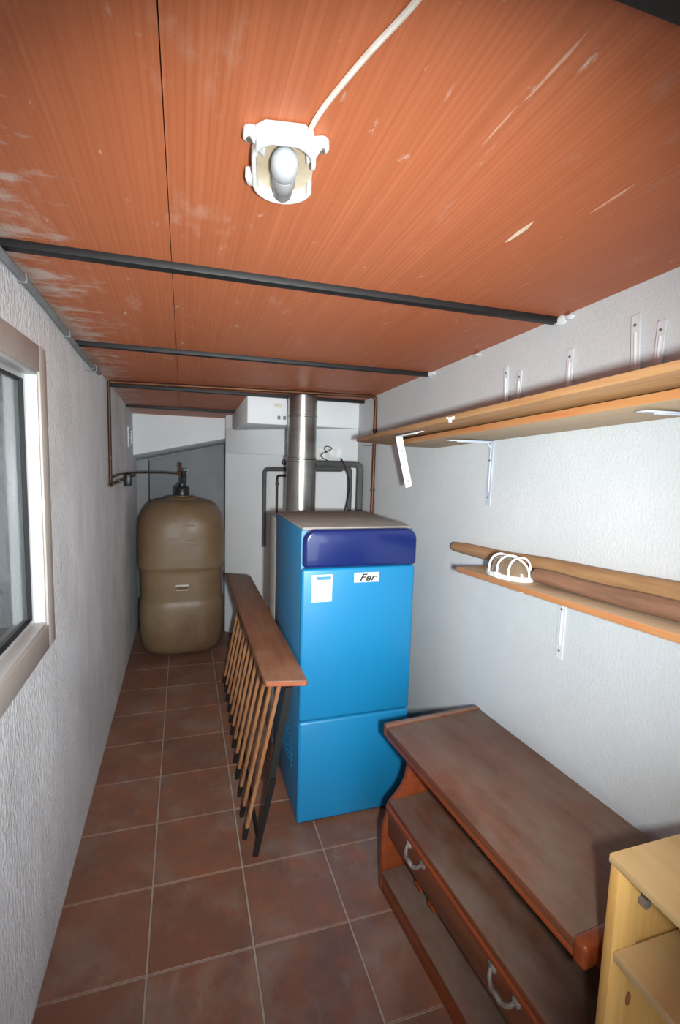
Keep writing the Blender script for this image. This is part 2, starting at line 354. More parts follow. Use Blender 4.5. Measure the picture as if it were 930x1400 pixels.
# window in the left wall
b = nb(); F = 0.085
def ring(bm, x0, x1, ya, yb, za, zb, wv):
    box(bm, x0, x1, yb-wv, yb, za, zb); box(bm, x0, x1, ya, ya+wv, za, zb)
    box(bm, x0, x1, ya+wv, yb-wv, za, za+wv); box(bm, x0, x1, ya+wv, yb-wv, zb-wv, zb)
win = bpy.data.objects.new('window_1', None); COL.objects.link(win); win.location = (XL, (WY0+WY1)/2, WZ0)
win.matrix_basis = Matrix.Translation(win.location); win['kind'] = 'structure'; win['label'] = 'window in the left wall with beige surround and shutter outside'
ring(b, XL-0.004, XL+0.012, WY0-0.075, WY1+0.075, WZ0-0.075, WZ1+0.075, 0.0765); obj('surround', b, ALU, win, bev=0.003)
b = nb(); ring(b, XL-0.030, XL+0.006, WY0, WY1, WZ0, WZ1, 0.012); obj('jamb', b, ALUW, win, bev=0.002)
b = nb(); ring(b, XL-0.056, XL-0.026, WY0+0.005, WY1-0.006, WZ0+0.005, WZ1-0.006, 0.024); obj('sash', b, ALUW, win, bev=0.003)
b = nb(); ring(b, XL-0.037, XL-0.0255, WY0+0.026, WY1-0.027, WZ0+0.026, WZ1-0.027, 0.006); obj('gasket', b, GASK, win)
b = nb(); box(b, XL-0.043, XL-0.037, WY0+0.03, WY1-0.03, WZ0+0.03, WZ1-0.03); obj('pane', b, GLASS, win)
sl = None; k = 0; z = WZ0-0.02
while z < WZ1+0.02:
    if sl is None:
        b = nb(); yy0, yy1 = WY0-0.03, WY1+0.03
        prism(b, [(0, 0), (0.006, 0.008), (0.008, 0.02), (0.006, 0.032), (0, 0.0385), (-0.006, 0.0385), (-0.006, 0)],
              lambda p: (p[0], yy0, p[1]), lambda p: (p[0], yy1, p[1]))
        sl = obj('slat', b, SLAT, win, local=True); s = sl
    else:
        s = sl.copy(); COL.objects.link(s)
    s.location = Vector((XL-0.165, 0, z)) - Vector(win.location); z += 0.040

# ---------------------------------------------------------------- boiler
bx0, bx1, by0, by1, bz = 0.580, 1.092, 0.476, 1.09, 1.318
t = thing('boiler', 'tall bright blue boiler with navy top panel and grey lid', 'boiler', ((bx0+bx1)/2, (by0+by1)/2, 0))
b = nb(); box(b, bx0, bx1, by0+0.035, by1, 0.012, bz-0.012); obj('casing', b, BLUE_S, t, bev=0.008)
def rounded_rect(x0, x1, z0, z1, r, tl=True, trr=True, bl=False, br=False, n=8):
    pts = []
    for (cx, cz, a0, on, px, pz) in ((x0+r, z0+r, PI, bl, x0, z0), (x1-r, z0+r, 1.5*PI, br, x1, z0), (x1-r, z1-r, 0, trr, x1, z1), (x0+r, z1-r, PI/2, tl, x0, z1)):
        if on: pts += [(cx+r*math.cos(a0+k/n*PI/2), cz+r*math.sin(a0+k/n*PI/2)) for k in range(n+1)]
        else: pts.append((px, pz))
    return pts
b = nb(); prism(b, rounded_rect(bx0, bx1, 0.482, 1.146, 0.01, False, False), lambda p: (p[0], by0, p[1]), lambda p: (p[0], by0+0.036, p[1]))
door = obj('upper_door', b, BLUE, t, bev=0.012, seg=3)
b = nb(); box(b, bx0, bx1, by0, by0+0.036, 0.012, 0.478); obj('lower_door', b, BLUE, t, bev=0.012, seg=3)
b = nb(); prism(b, rounded_rect(bx0+0.004, bx1, 1.150, bz-0.006, 0.052, True, True, False, False), lambda p: (p[0], by0-0.012, p[1]), lambda p: (p[0], by0+0.037, p[1]))
obj('control_panel', b, NAVY, t, bev=0.016, seg=4)
b = nb(); box(b, bx0+0.004, bx1-0.012, by0+0.03, by1+0.0, bz-0.014, bz); obj('lid', b, GREYM, t, bev=0.006)
b = nb(); box(b, bx0-0.006, bx1-0.01, by1-0.002, by1+0.19, 0.012, bz-0.03); obj('rear_housing', b, GREYM, t, bev=0.02)
b = nb(); box(b, bx0+0.02, bx1-0.02, by0+0.02, by1, 0.0, 0.014); obj('plinth', b, BLACKP, t)
# louvre slots on the left side, low down
for k in range(7):
    b = nb(); z = 0.20+k*0.028; box(b, bx0-0.003, bx0+0.003, 0.60, 0.86, z, z+0.010); obj('louvre', b, BLUE_S, t)
# sticker and badge
stk = thing('paper_label', 'white paper sheet with blue header stuck on the blue boiler door', 'label', (0.665, by0, 1.06))
b = nb(); box(b, 0.621, 0.709, by0-0.0022, by0-0.0004, 1.006, 1.121); obj('sheet', b, PAPER, stk)
b = nb(); box(b, 0.641, 0.704, by0-0.0030, by0-0.0020, 1.099, 1.114); obj('header_print', b, PRINT_B, stk)
for zz, xe in ((1.090, 0.70), (1.081, 0.68)):
    b = nb(); box(b, 0.640, xe, by0-0.0028, by0-0.0020, zz, zz+0.0018); obj('line_print', b, PRINT_G, stk)
b = nb(); box(b, 0.806, 0.922, by0-0.005, by0+0.001, 1.080, 1.124); bd = obj('badge', b, WHITEP, t, bev=0.003); bd['label'] = 'white badge reading Fer'
b = nb()
for q in ((0.808, 0.920, 1.082, 1.0832), (0.808, 0.920, 1.1208, 1.122), (0.808, 0.8092, 1.082, 1.122), (0.9188, 0.920, 1.082, 1.122)): box(b, q[0], q[1], by0-0.0056, by0-0.0045, q[2], q[3])
obj('badge_border', b, INK, bd)
def text_mesh(body, size, m, parent, x, y, z, shear, name, sx=1.0):
    cu = bpy.data.curves.new(name, 'FONT'); cu.body = body; cu.size = size; cu.extrude = 0.0004; cu.shear = shear; cu.offset = 0.0012
    tmp = bpy.data.objects.new('tmp', cu); COL.objects.link(tmp)
    dg = bpy.context.evaluated_depsgraph_get(); me = bpy.data.meshes.new_from_object(tmp.evaluated_get(dg))
    bpy.data.objects.remove(tmp); bm = bmesh.new(); bm.from_mesh(me); bpy.data.meshes.remove(me)
    bm.transform(Matrix.Translation((x, y, z)) @ Matrix.Rotation(PI/2, 4, 'X') @ Matrix.Diagonal((sx, 1, 1, 1)))
    return obj(name, bm, m, parent)
text_mesh('Fer', 0.043, INK, bd, 0.828, by0-0.0056, 1.0885, 0.35, 'badge_lettering', 1.25)
b = nb(); box(b, 0.852, 0.862, by0-0.0062, by0-0.0055, 1.0985, 1.1025); obj('badge_accent', b, INK_Y, bd)

# flue
FX, FY, FR = 0.842, 1.655, 0.096
t = thing('flue_pipe', 'shiny stainless steel flue pipe rising behind the boiler to the ceiling', 'flue', (FX, FY, 0.9))
def cylz(bm, r, z0, z1, cx=FX, cy_=FY, n=32, zt=None): lathe(bm, [(r, z0), (r, z1)], (cx, cy_, 0), n)
b = nb(); cylz(b, FR, 1.0, 1.588); obj('lower_pipe', b, CHROME, t, smooth=True)
b = nb(); cylz(b, FR-0.003, 1.588, 2.0015); obj('upper_pipe', b, CHROME, t, smooth=True)
b = nb(); lathe(b, [(FR, 1.575), (FR+0.005, 1.578), (FR+0.005, 1.588), (FR, 1.590), (FR+0.004, 1.594), (FR+0.004, 1.600), (FR-0.004, 1.603)], (FX, FY, 0), 32); obj('joint_ring', b, CHROME, t, smooth=True)
b = nb(); lathe(b, [(FR-0.003, 1.855), (FR+0.001, 1.858), (FR+0.001, 1.866), (FR-0.003, 1.869)], (FX, FY, 0), 32); obj('bead', b, CHROME, t, smooth=True)
b = nb(); tube(b, elbow_path([(FX, FY, 1.02), (FX, FY, 0.88), (FX, 1.281, 0.88)], 0.11, 6), FR, 24); obj('elbow', b, CHROME, t, smooth=True)

# ---------------------------------------------------------------- pipes on the back wall
def wp(s, off=0.05):      # point on the back wall s metres from its left end, off metres out of the wall
    p = A + d*s - n*off; return p
Lw = (B-A).length
def sx(x): return (x-A.x)/(B.x-A.x)*Lw
def onw(x, z, off): p = wp(sx(x)+0.0, off); return (p.x, p.y, z)
S0 = lambda x: sx(x)
b = nb(); tube(b, elbow_path([onw(0.785, 0.86, 0.05), onw(0.785, 1.497, 0.05), onw(1.24, 1.525, 0.05)], 0.035), 0.0165, 12)
tag(obj('lagged_pipe', b, LAG, None, smooth=True), 'grey lagged pipe hanging down the back wall left of the flue, lower end open', 'pipe', 'grey pipes on the back wall')
b = nb(); tube(b, elbow_path([onw(0.868, 0.95, 0.05), onw(0.868, 1.452, 0.05), onw(0.96, 1.458, 0.05)], 0.025), 0.0095, 10)
p2 = tag(obj('thin_pipe', b, COPPER_D, None, smooth=True), 'thin dark pipe dropping behind the boiler just left of the flue', 'pipe', 'grey pipes on the back wall')
b = nb(); tube(b, [onw(0.868, 1.375, 0.05), onw(0.868, 1.395, 0.05)], 0.014, 10); obj('pipe_clip', b, COPPER_D, p2, smooth=True)
b = nb(); tube(b, elbow_path([onw(0.95, 1.515, 0.085), onw(1.30, 1.535, 0.085), onw(1.30, 0.95, 0.085)], 0.03), 0.0165, 12)
tag(obj('lagged_pipe', b, LAG, None, smooth=True), 'grey lagged pipe bending down right of the flue, inner of the two', 'pipe', 'grey pipes on the back wall')
b = nb(); tube(b, elbow_path([onw(0.95, 1.56, 0.125), onw(1.36, 1.565, 0.11), onw(1.36, 0.95, 0.11)], 0.04), 0.023, 12)
tag(obj('lagged_pipe', b, LAG, None, smooth=True), 'thick grey lagged pipe bending down beside the copper pipe, nearest the right wall', 'pipe', 'grey pipes on the back wall')

# electrical boxes and wires behind the flue
def wall_box(name, x, z, sxx, sz, dp, label, cat):
    b = nb(); c = wp(S0(x), 0); e = [c-d*sxx/2, c+d*sxx/2]
    hexa(b, [(e[0].x-n.x*dp, e[0].y-n.y*dp, z), (e[1].x-n.x*dp, e[1].y-n.y*dp, z), (e[1].x+n.x*.003, e[1].y+n.y*.003, z), (e[0].x+n.x*.003, e[0].y+n.y*.003, z)],
         [(e[0].x-n.x*dp, e[0].y-n.y*dp, z+sz), (e[1].x-n.x*dp, e[1].y-n.y*dp, z+sz), (e[1].x+n.x*.003, e[1].y+n.y*.003, z+sz), (e[0].x+n.x*.003, e[0].y+n.y*.003, z+sz)])
    return tag(obj(name, b, WHITEP, None, bev=0.003), label, cat)
wall_box('junction_box', 1.10, 1.595, 0.07, 0.085, 0.035, 'white junction box on the back wall touching the right side of the flue in view', 'electric box')
so = wall_box('wall_socket', 1.18, 1.605, 0.085, 0.07, 0.03, 'white wall socket with black lead plugged in, right of the flue', 'socket')
b = nb(); q = onw(1.165, 1.64, 0.03); q2 = onw(1.165, 1.64, 0.055); tube(b, [q, q2], 0.022, 14); plug = tag(obj('plug', b, WHITEP, None, smooth=True), 'round white plug in the wall socket right of the flue', 'plug')
b = nb(); e = Vector(onw(1.165, 1.64, 0.06))
tube(b, smooth_path([e, e+Vector((-.02, .0, .035)), e+Vector((.0, -.01, .048)), e+Vector((.028, -.02, .03)), e+Vector((-.04, .02, -.015)), e+Vector((-.005, 0, -.05)), e+Vector((.08, -.08, -.075)), Vector(onw(1.30, 1.60, 0.19)), Vector(onw(1.335, 1.45, 0.175)), Vector(onw(1.315, 1.30, 0.15)), Vector(onw(1.29, 1.18, 0.14))], 7), 0.0035, 6)
tag(obj('power_lead', b, WIREB, None, smooth=True), 'black power lead looping from the wall socket down beside lagged pipes', 'cable')
b = nb(); e = Vector(onw(1.075, 1.68, 0.04)); tube(b, smooth_path([e, e+Vector((0, -.005, .05)), e+Vector((.012, -.01, .09)), e+Vector((-.012, 0, .12))], 6), [0.009]*6+[0.009]*6+[0.005]*7, 8)
tag(obj('black_connector', b, BLACKP, None, smooth=True), 'short black cable sleeve standing on the junction box right of the flue', 'cable')

# copper pipe: left part along the ceiling, then down the right wall
yL, yR = 1.64, 1.505
b = nb(); tube(b, elbow_path([(XL+0.02, yL, zc(yL)-0.014), (XR-0.018, yR, zc(yR)-0.014), (XR-0.018, yR, 0.95)], 0.03), 0.011, 12)
t = tag(obj('copper_pipe', b, COPPER, None, smooth=True), 'brown copper pipe crossing under the ceiling and down the right wall', 'pipe')
for z in (1.78, 1.40):
    b = nb(); tube(b, [(XR-0.018, yR, z), (XR-0.018, yR, z+0.018)], 0.0145, 12); obj('pipe_clip', b, COPPER_D, t, smooth=True)
# left wall pipes to the tank
TX, TY = 0.105, 2.775
b = nb(); tube(b, elbow_path([(XL+0.018, 1.63, zc(1.63)-0.012), (XL+0.018, 1.63, 1.415), (XL+0.018, 2.45, 1.415), (XL+0.06, 2.62, 1.43)], 0.02), 0.0095, 10)
t = tag(obj('left_copper_pipe', b, COPPER_D, None, smooth=True), 'rusty brown pipe dropping down the left wall then turning toward the tank', 'pipe')
for yy in (1.64, 1.95):
    b = nb(); tube(b, [(XL+0.018, yy, 1.415), (XL+0.018, yy+0.02, 1.415)], 0.016, 10); obj('fitting', b, COPPER_D, t, smooth=True)
b = nb(); box(b, XL+0.004, XL+0.05, 2.42, 2.50, 1.355, 1.445); obj('pipe_valve', b, BLACKP, t, bev=0.008)
b = nb(); tube(b, smooth_path([(XL+0.016, 1.645, 1.455), (XL+0.016, 2.2, 1.455), (XL+0.03, 2.45, 1.452), (-0.12, 2.62, 1.45), (0.0, 2.74, 1.445), (0.045, 2.765, 1.44)], 6), 0.0075, 8)
t = tag(obj('feed_pipe', b, COPPER_D, None, smooth=True), 'thin dark feed pipe running from the left wall across to the tank valve', 'pipe')
# conduit at the top of the left wall, hook, vent
b = nb(); pts = [(XL+0.012, y, zc(y)-0.028+0.006*math.sin(y*5)) for y in [YF+0.2+0.25*i for i in range(17)] if y < 1.60]; tube(b, smooth_path(pts, 3), 0.011, 8)
t = tag(obj('wall_conduit', b, CONDUIT, None, smooth=True), 'grey conduit running along the top of the left wall', 'conduit')
for yy in (0.10, 0.62, 1.15):
    b = nb(); zq = zc(yy)-0.028+0.006*math.sin(yy*5); box(b, XL-0.001, XL+0.0245, yy, yy+0.012, zq-0.013, zq+0.013); obj('conduit_clip', b, CONDUIT, t, bev=0.003)
b = nb(); tube(b, smooth_path([(XL-0.002, 1.04, 1.965), (XL+0.03, 1.04, 1.958), (XL+0.045, 1.04, 1.965), (XL+0.045, 1.04, 1.985)], 5), 0.003, 6); tag(obj('wall_hook', b, CONDUIT, None, smooth=True), 'tiny metal hook in the left wall below the conduit', 'hook')
t = thing('vent', 'small white square vent high on the left wall near the far end', 'vent', (XL, 2.87, 1.66))
b = nb(); ring(b, XL-0.002, XL+0.012, 2.76, 2.99, 1.64, 1.80, 0.02); obj('vent_frame', b, PLASTER_L, t, bev=0.003)
b = nb()
for k in range(4):
    z = 1.664+k*0.03; hexa(b, [(XL, 2.778, z), (XL+0.010, 2.778, z), (XL+0.010, 2.972, z), (XL, 2.972, z)], [(XL-0.001, 2.778, z+0.028), (XL+0.002, 2.778, z+0.028), (XL+0.002, 2.972, z+0.028), (XL-0.001, 2.972, z+0.028)])
obj('vent_louvres', b, VENT, t)

# ---------------------------------------------------------------- plastic tank
t = thing('plastic_tank', 'tall beige plastic oil tank with narrow waist in the far left alcove', 'tank', (TX, TY, 0))
prof = [(0.0, .60), (0.006, .72), (0.025, .83), (0.06, .90), (0.11, .945), (0.18, .975), (0.28, .985), (0.38, .982), (0.415, .972), (0.43, .962), (0.442, .945), (0.46, .942), (0.55, .945),
        (0.66, .950), (0.685, .955), (0.697, .965), (0.712, 1.0), (0.73, 1.003), (0.80, 1.0), (0.92, 1.0), (1.0, .995), (1.06, .975), (1.11, .935), (1.155, .875), (1.19, .80), (1.212, .71), (1.222, .60), (1.228, .48), (1.232, .40), (1.246, .37), (1.252, .30)]
b = nb(); rings = []; NS = 64; HW, HD = 0.338, 0.335
for z, s in prof:
    rg = []
    ex = 3.4 if z < 1.15 else 2.6
    for k in range(NS):
        a = 2*PI*k/NS; c, s_ = math.cos(a), math.sin(a)
        rr = (abs(c)**ex + abs(s_)**ex)**(-1/ex)
        dip = 1.0 - (0.02*max(0, math.cos(a+PI/2))**18 if 0.05 < z < 1.1 else 0)
        rg.append(b.verts.new((TX+HW*s*rr*c, TY+HD*s*rr*s_*dip, z)))
    rings.append(rg)
for p, q in zip(rings, rings[1:]):
    for k in range(NS): b.faces.new((p[k], p[(k+1)%NS], q[(k+1)%NS], q[k]))
b.faces.new(rings[0][::-1]); b.faces.new(rings[-1]); obj('tank_body', b, TANKM, t, smooth=True, angle=70)
yfr = TY-HD
b = nb(); box(b, TX-0.045, TX+0.045, yfr+0.004, yfr+0.06, 0.548, 0.556); box(b, TX-0.05, TX+0.05, yfr+0.004, yfr+0.06, 0.580, 0.594)
obj('grip', b, mat('grip_lip', (196, 190, 178), rough=0.5), t, bev=0.003)
b = nb(); box(b, TX-0.04, TX+0.04, yfr+0.014, yfr+0.06, 0.556, 0.580); obj('grip_slot', b, mat('grip_shade', (96, 74, 52), rough=0.7), t)
for (xa, xb, z) in ((0.02, 0.10, 1.055), (0.02, 0.09, 0.94), (0.03, 0.11, 0.90), (-0.10, -0.02, 0.95), (-0.11, -0.01, 0.775), (0.02, 0.10, 0.775)):
    b = nb(); box(b, TX+xa, TX+xb, yfr-0.0015, yfr+0.03, z, z+0.004); obj('moulded_ridge', b, TANKM, t)
b = nb(); lathe(b, [(0.055, 1.248), (0.055, 1.262), (0.05, 1.266)], (TX, TY, 0), 20); obj('neck', b, TANKM, t, smooth=True)
b = nb(); lathe(b, [(0.052, 1.262), (0.058, 1.268), (0.058, 1.325), (0.05, 1.335), (0.03, 1.338), (0.03, 1.36)], (TX, TY, 0), 14); cap = obj('cap', b, BLACKP, t, smooth=True)
b = nb(); lathe(b, [(0.022, 1.358), (0.024, 1.42), (0.018, 1.43), (0.018, 1.46)], (TX+0.012, TY, 0), 12); box(b, TX+0.01, TX+0.055, TY-0.01, TY+0.01, 1.465, 1.478); lathe(b, [(0.008, 1.455), (0.008, 1.475)], (TX+0.03, TY, 0), 8); obj('valve', b, BLACKP, t)
b = nb(); tube(b, elbow_path([(TX-0.05, TY-0.008, 1.44), (TX-0.012, TY-0.008, 1.44), (TX-0.012, TY-0.008, 1.53)], 0.012), 0.009, 8); obj('copper_stub', b, COPPER, t, smooth=True)

# ---------------------------------------------------------------- banister section leaning on the boiler
t = thing('banister', 'old banister section with wooden handrail and slim bars leaning on the boiler', 'banister', (0.38, 1.2, 0))
b = nb(); z0, z1 = 0.727, 0.752
hexa(b, [(0.408, 0.335, z0), (0.571, 0.302, z0), (0.571, 2.02, z0), (0.408, 2.095, z0)], [(0.408, 0.335, z1), (0.571, 0.302, z1), (0.571, 2.02, z1), (0.408, 2.095, z1)])
hr = obj('handrail', b, RAILW, t, bev=0.006)
b = nb(); e0, e1 = Vector((0.408, 0.335, 0)), Vector((0.571, 0.302, 0)); dd = (e1-e0).normalized(); nn = Vector((dd.y, -dd.x, 0))
hexa(b, [(*(e0+dd*.008-nn*.003).xy, z0+.005), (*(e0+dd*.008+nn*.0012).xy, z0+.005), (*(e1-dd*.008+nn*.0012).xy, z0+.005), (*(e1-dd*.008-nn*.003).xy, z0+.005)],
     [(*(e0+dd*.008-nn*.003).xy, z1-.005), (*(e0+dd*.008+nn*.0012).xy, z1-.005), (*(e1-dd*.008+nn*.0012).xy, z1-.005), (*(e1-dd*.008-nn*.003).xy, z1-.005)])
obj('end_grain', b, RAILE, hr)
def bar(bm, p, q, hx, hy):
    p, q = Vector(p), Vector(q)
    hexa(bm, [(p.x-hx, p.y-hy, p.z), (p.x+hx, p.y-hy, p.z), (p.x+hx, p.y+hy, p.z), (p.x-hx, p.y+hy, p.z)],
             [(q.x-hx, q.y-hy, q.z), (q.x+hx, q.y-hy, q.z), (q.x+hx, q.y+hy, q.z), (q.x-hx, q.y+hy, q.z)])
NB = 12
for k in range(NB):
    f = k/(NB-1); yb = 0.469+f*1.475; xb = 0.361+0.026*min(1, f*1.4)
    bot = Vector((xb, yb, 0.045)); top = Vector((xb+0.108, yb-0.112, z0))
    b = nb(); bar(b, bot, top, 0.007, 0.010); o = obj('baluster', b, BALW, t)
    b = nb(); dv = (top-bot).normalized(); bar(b, Vector((bot.x-dv.x*.045, bot.y-dv.y*.045, 0.0)), bot+dv*.012, 0.009, 0.012); obj('foot', b, STEEL_B, o)
b = nb(); bar(b, (0.386, 0.372, 0.0), (0.444, 0.315, 0.36), 0.010, 0.008); obj('post', b, STEEL_B, t)
b = nb(); bar(b, (0.436, 0.330, 0.34), (0.500, 0.322, z0), 0.013, 0.010); obj('post', b, STEEL_B, t)
b = nb(); bar(b, (0.412, 2.04, 0.0), (0.51, 1.93, z0), 0.012, 0.010); obj('post', b, STEEL_B, t)
b = nb(); hexa(b, [(0.392, 0.375, 0.05), (0.400, 0.375, 0.05), (0.426, 2.03, 0.05), (0.418, 2.03, 0.05)], [(0.396, 0.372, 0.075), (0.404, 0.372, 0.075), (0.430, 2.03, 0.075), (0.422, 2.03, 0.075)]); obj('bottom_rail', b, STEEL_B, t)
b = nb(); hexa(b, [(0.485, 0.335, z0-.02), (0.505, 0.335, z0-.02), (0.515, 1.95, z0-.02), (0.495, 1.95, z0-.02)], [(0.485, 0.335, z0), (0.505, 0.335, z0), (0.515, 1.95, z0), (0.495, 1.95, z0)]); obj('top_rail', b, STEEL_B, t)

# ---------------------------------------------------------------- dresser / bench along the right wall
DA = math.atan2(0.065, 0.875)          # rotated a little off the wall
t = thing('wooden_bench_unit', 'dark stained low wooden unit with dusty top and two pewter handles', 'cabinet', (0.807, 0.105, 0), DA)
# local frame: +x from front to wall, -y toward the viewer
def lobj(name, bm, m, parent, **k): return obj(name, bm, m, parent, local=True, **k)
DL, DD = 0.885, 0.410
b = nb(); box(b, 0.0, DD, -DL+0.03, -0.022, 0.622, 0.648); lobj('top', b, WALNUT, t, bev=0.003)
b = nb(); box(b, -0.002, DD, -0.026, 0.0, 0.607, 0.656); lobj('top_lip', b, WALNUT, t, bev=0.008, seg=3)
b = nb(); box(b, -0.002, DD, -DL, -DL+0.034, 0.600, 0.656); lobj('top_lip', b, WALNUT_E, t, bev=0.010, seg=3)
b = nb(); box(b, 0.0005, 0.022, -DL+0.03, -0.024, 0.606, 0.6235); lobj('front_moulding', b, WALNUT_E, t, bev=0.003)
side = [(0.004, 0.0), (0.004, 0.245), (0.008, 0.27), (0.018, 0.29), (0.022, 0.312), (0.020, 0.325), (0.034, 0.352), (0.046, 0.362), (0.062, 0.378), (0.080, 0.402), (0.094, 0.434), (0.100, 0.47), (0.098, 0.51), (0.086, 0.548), (0.066, 0.575), (0.046, 0.590), (0.034, 0.606), (DD-0.005, 0.606), (DD-0.005, 0.0)]
for yy in (-0.024, -DL+0.004):
    b = nb(); prism(b, side, lambda p: (p[0], yy, p[1]), lambda p: (p[0], yy+0.020, p[1])); lobj('side_panel', b, WALNUT_E, t, bev=0.003)
b = nb(); box(b, 0.022, DD-0.006, -DL+0.024, -0.024, 0.338, 0.360); lobj('middle_shelf', b, WALNUT, t, bev=0.004)
b = nb(); box(b, 0.014, 0.030, -DL+0.024, -0.024, 0.322, 0.342); lobj('shelf_moulding', b, WALNUT_E, t, bev=0.006, seg=3)
b = nb(); box(b, 0.020, 0.040, -DL+0.026, -0.026, 0.226, 0.322); dr = lobj('drawer_front', b, WALNUT, t, bev=0.004)
b = nb(); box(b, 0.04, DD-0.03, -DL+0.03, -0.03, 0.229, 0.240); lobj('drawer_bottom', b, WALNUT_E, t)
for yc in (-0.225, -0.655):
    hroot = None
    b = nb(); tube(b, smooth_path([(0.013, yc+0.044, 0.312), (0.004, yc+0.036, 0.298), (-0.003, yc+0.018, 0.289), (-0.005, yc, 0.294), (-0.003, yc-0.018, 0.289), (0.004, yc-0.036, 0.298), (0.013, yc-0.044, 0.312)], 5), [0.005+0.0022*math.sin(PI*k/30) for k in range(31)], 8)
    h_ = lobj('drawer_handle', b, PEWTER, dr, smooth=True)
    b = nb()
    for s in (-1, 1):
        y_ = yc+s*0.044
        tube(b, [(0.021, y_, 0.312), (0.015, y_, 0.312), (0.011, y_, 0.312)], [0.016, 0.013, 0.006], 12)
        tube(b, [(0.021, y_+s*0.008, 0.318), (0.014, y_+s*0.008, 0.317)], [0.009, 0.005], 10)
    # sits as further relief of the same handle
    me = bpy.data.meshes.new('tmp'); b.to_mesh(me); b.free(); bb = nb(); bb.from_mesh(h_.data); bb.from_mesh(me); bb.to_mesh(h_.data); bb.free(); bpy.data.meshes.remove(me)
    for p in h_.data.polygons: p.use_smooth = True
b = nb(); box(b, 0.002, DD-0.006, -DL+0.024, -0.024, 0.060, 0.082); lobj('bottom_shelf', b, WALNUT, t, bev=0.005)
b = nb(); box(b, 0.006, 0.026, -DL+0.024, -0.024, 0.0, 0.062); lobj('plinth', b, WALNUT_E, t, bev=0.003)
b = nb(); box(b, DD-0.012, DD-0.006, -DL+0.024, -0.024, 0.062, 0.607); lobj('back_panel', b, WALNUT_E, t)
for yc, zz in ((-0.180, 0.150), (-0.262, 0.150)):
    b = nb(); box(b, 0.062, 0.100, yc-0.008, yc+0.008, 0.150, 0.2295); box(b, 0.060, 0.092, yc-0.024, yc+0.016, 0.136, 0.152); lobj('runner_peg', b, WALNUT_E, t, bev=0.003)

# ---------------------------------------------------------------- pine cabinet, lower right
PX0, PX1, PY0, PY1, PZ = 0.858, 1.285, -1.62, -0.818, 0.902
t = thing('pine_cabinet', 'open pale pine cabinet with inner shelf, in front of the dark wooden unit', 'cabinet', ((PX0+PX1)/2, (PY0+PY1)/2, 0))
b = nb(); box(b, PX0, PX1, PY0, PY1, PZ-0.018, PZ); obj('top', b, PINE_T, t, bev=0.003)
def sidep(y0, y1, inner):
    b = nb(); box(b, PX0+0.004, PX0+0.062, y0, y1, 0.0, PZ-0.018); st = obj('stile', b, PINE, t, bev=0.002)
    b = nb(); box(b, PX1-0.06, PX1, y0, y1, 0.0, PZ-0.018); obj('stile', b, PINE, t, bev=0.002)
    b = nb(); box(b, PX0+0.0615, PX1-0.0595, y0+0.004, y1-0.004, 0.02, PZ-0.019); obj('side_panel', b, PINE, t)
    return st
sidep(PY1-0.022, PY1-0.002, -1); sidep(PY0+0.002, PY0+0.022, 1)
b = nb(); box(b, PX0+0.008, PX1-0.01, PY0+0.022, PY1-0.022, 0.702, 0.720); obj('shelf', b, PINE_T, t, bev=0.002)
b = nb(); box(b, PX0+0.008, PX1-0.01, PY0+0.022, PY1-0.022, 0.06, 0.078); obj('shelf', b, PINE_T, t, bev=0.002)
b = nb(); box(b, PX1-0.008, PX1-0.002, PY0+0.02, PY1-0.02, 0.03, PZ-0.018); obj('back_panel', b, PINE, t)
b = nb(); tube(b, [(0.921, PY1-0.021, 0.812), (0.921, PY1-0.036, 0.812)], 0.009, 14); obj('cam_fitting', b, PEWTER, t, smooth=True)
b = nb(); tube(b, [(PX0+0.056, PY1-0.0235, 0.606), (PX0+0.056, PY1-0.0205, 0.606)], 0.011, 14)
bmesh.ops.scale(b, vec=(0.55, 1, 1.35), space=Matrix.Translation((-(PX0+0.056), 0, -0.606)), verts=b.verts); obj('knot', b, KNOT, t)

# ---------------------------------------------------------------- upper shelf (two planks), brackets
def zs(y, z0, y0, s=0.052): return z0 - s*(y-y0)
def plank(name, x0, x1, ya, yb, zf, zw, th, m):
    """zf / zw give underside height at the front edge and at the wall side, as functions of y"""
    b = nb()
    hexa(b, [(x0, ya, zf(ya)), (x1, ya, zw(ya)), (x1, yb, zw(yb)), (x0, yb, zf(yb))],
            [(x0, ya, zf(ya)+th), (x1, ya, zw(ya)+th), (x1, yb, zw(yb)+th), (x0, yb, zf(yb)+th)])
    o = obj(name, b, m, None, bev=0.0025)
    if m is PINE_R:
        o.data.materials.append(PINE_U)
        for p in o.data.polygons:
            if abs(p.normal.z) > 0.6: p.material_index = 1
    return o
UW = lambda y: zs(y, 1.693, 0.27)
YN = -1.75
o = plank('shelf_board', 1.075, XR-0.001, YN, 0.735, lambda y: UW(y)+0.004, UW, 0.022, PINE_R)
tag(o, 'lower reddish edged pine board of the upper wall shelf', 'shelf')
o = plank('shelf_board', 0.985, XR-0.02, YN, 1.01, lambda y: UW(y)+0.040, lambda y: UW(y)+0.0235, 0.020, PINE_S)
tag(o, 'upper, wider pine board lying on the upper wall shelf', 'shelf')
PP = thing
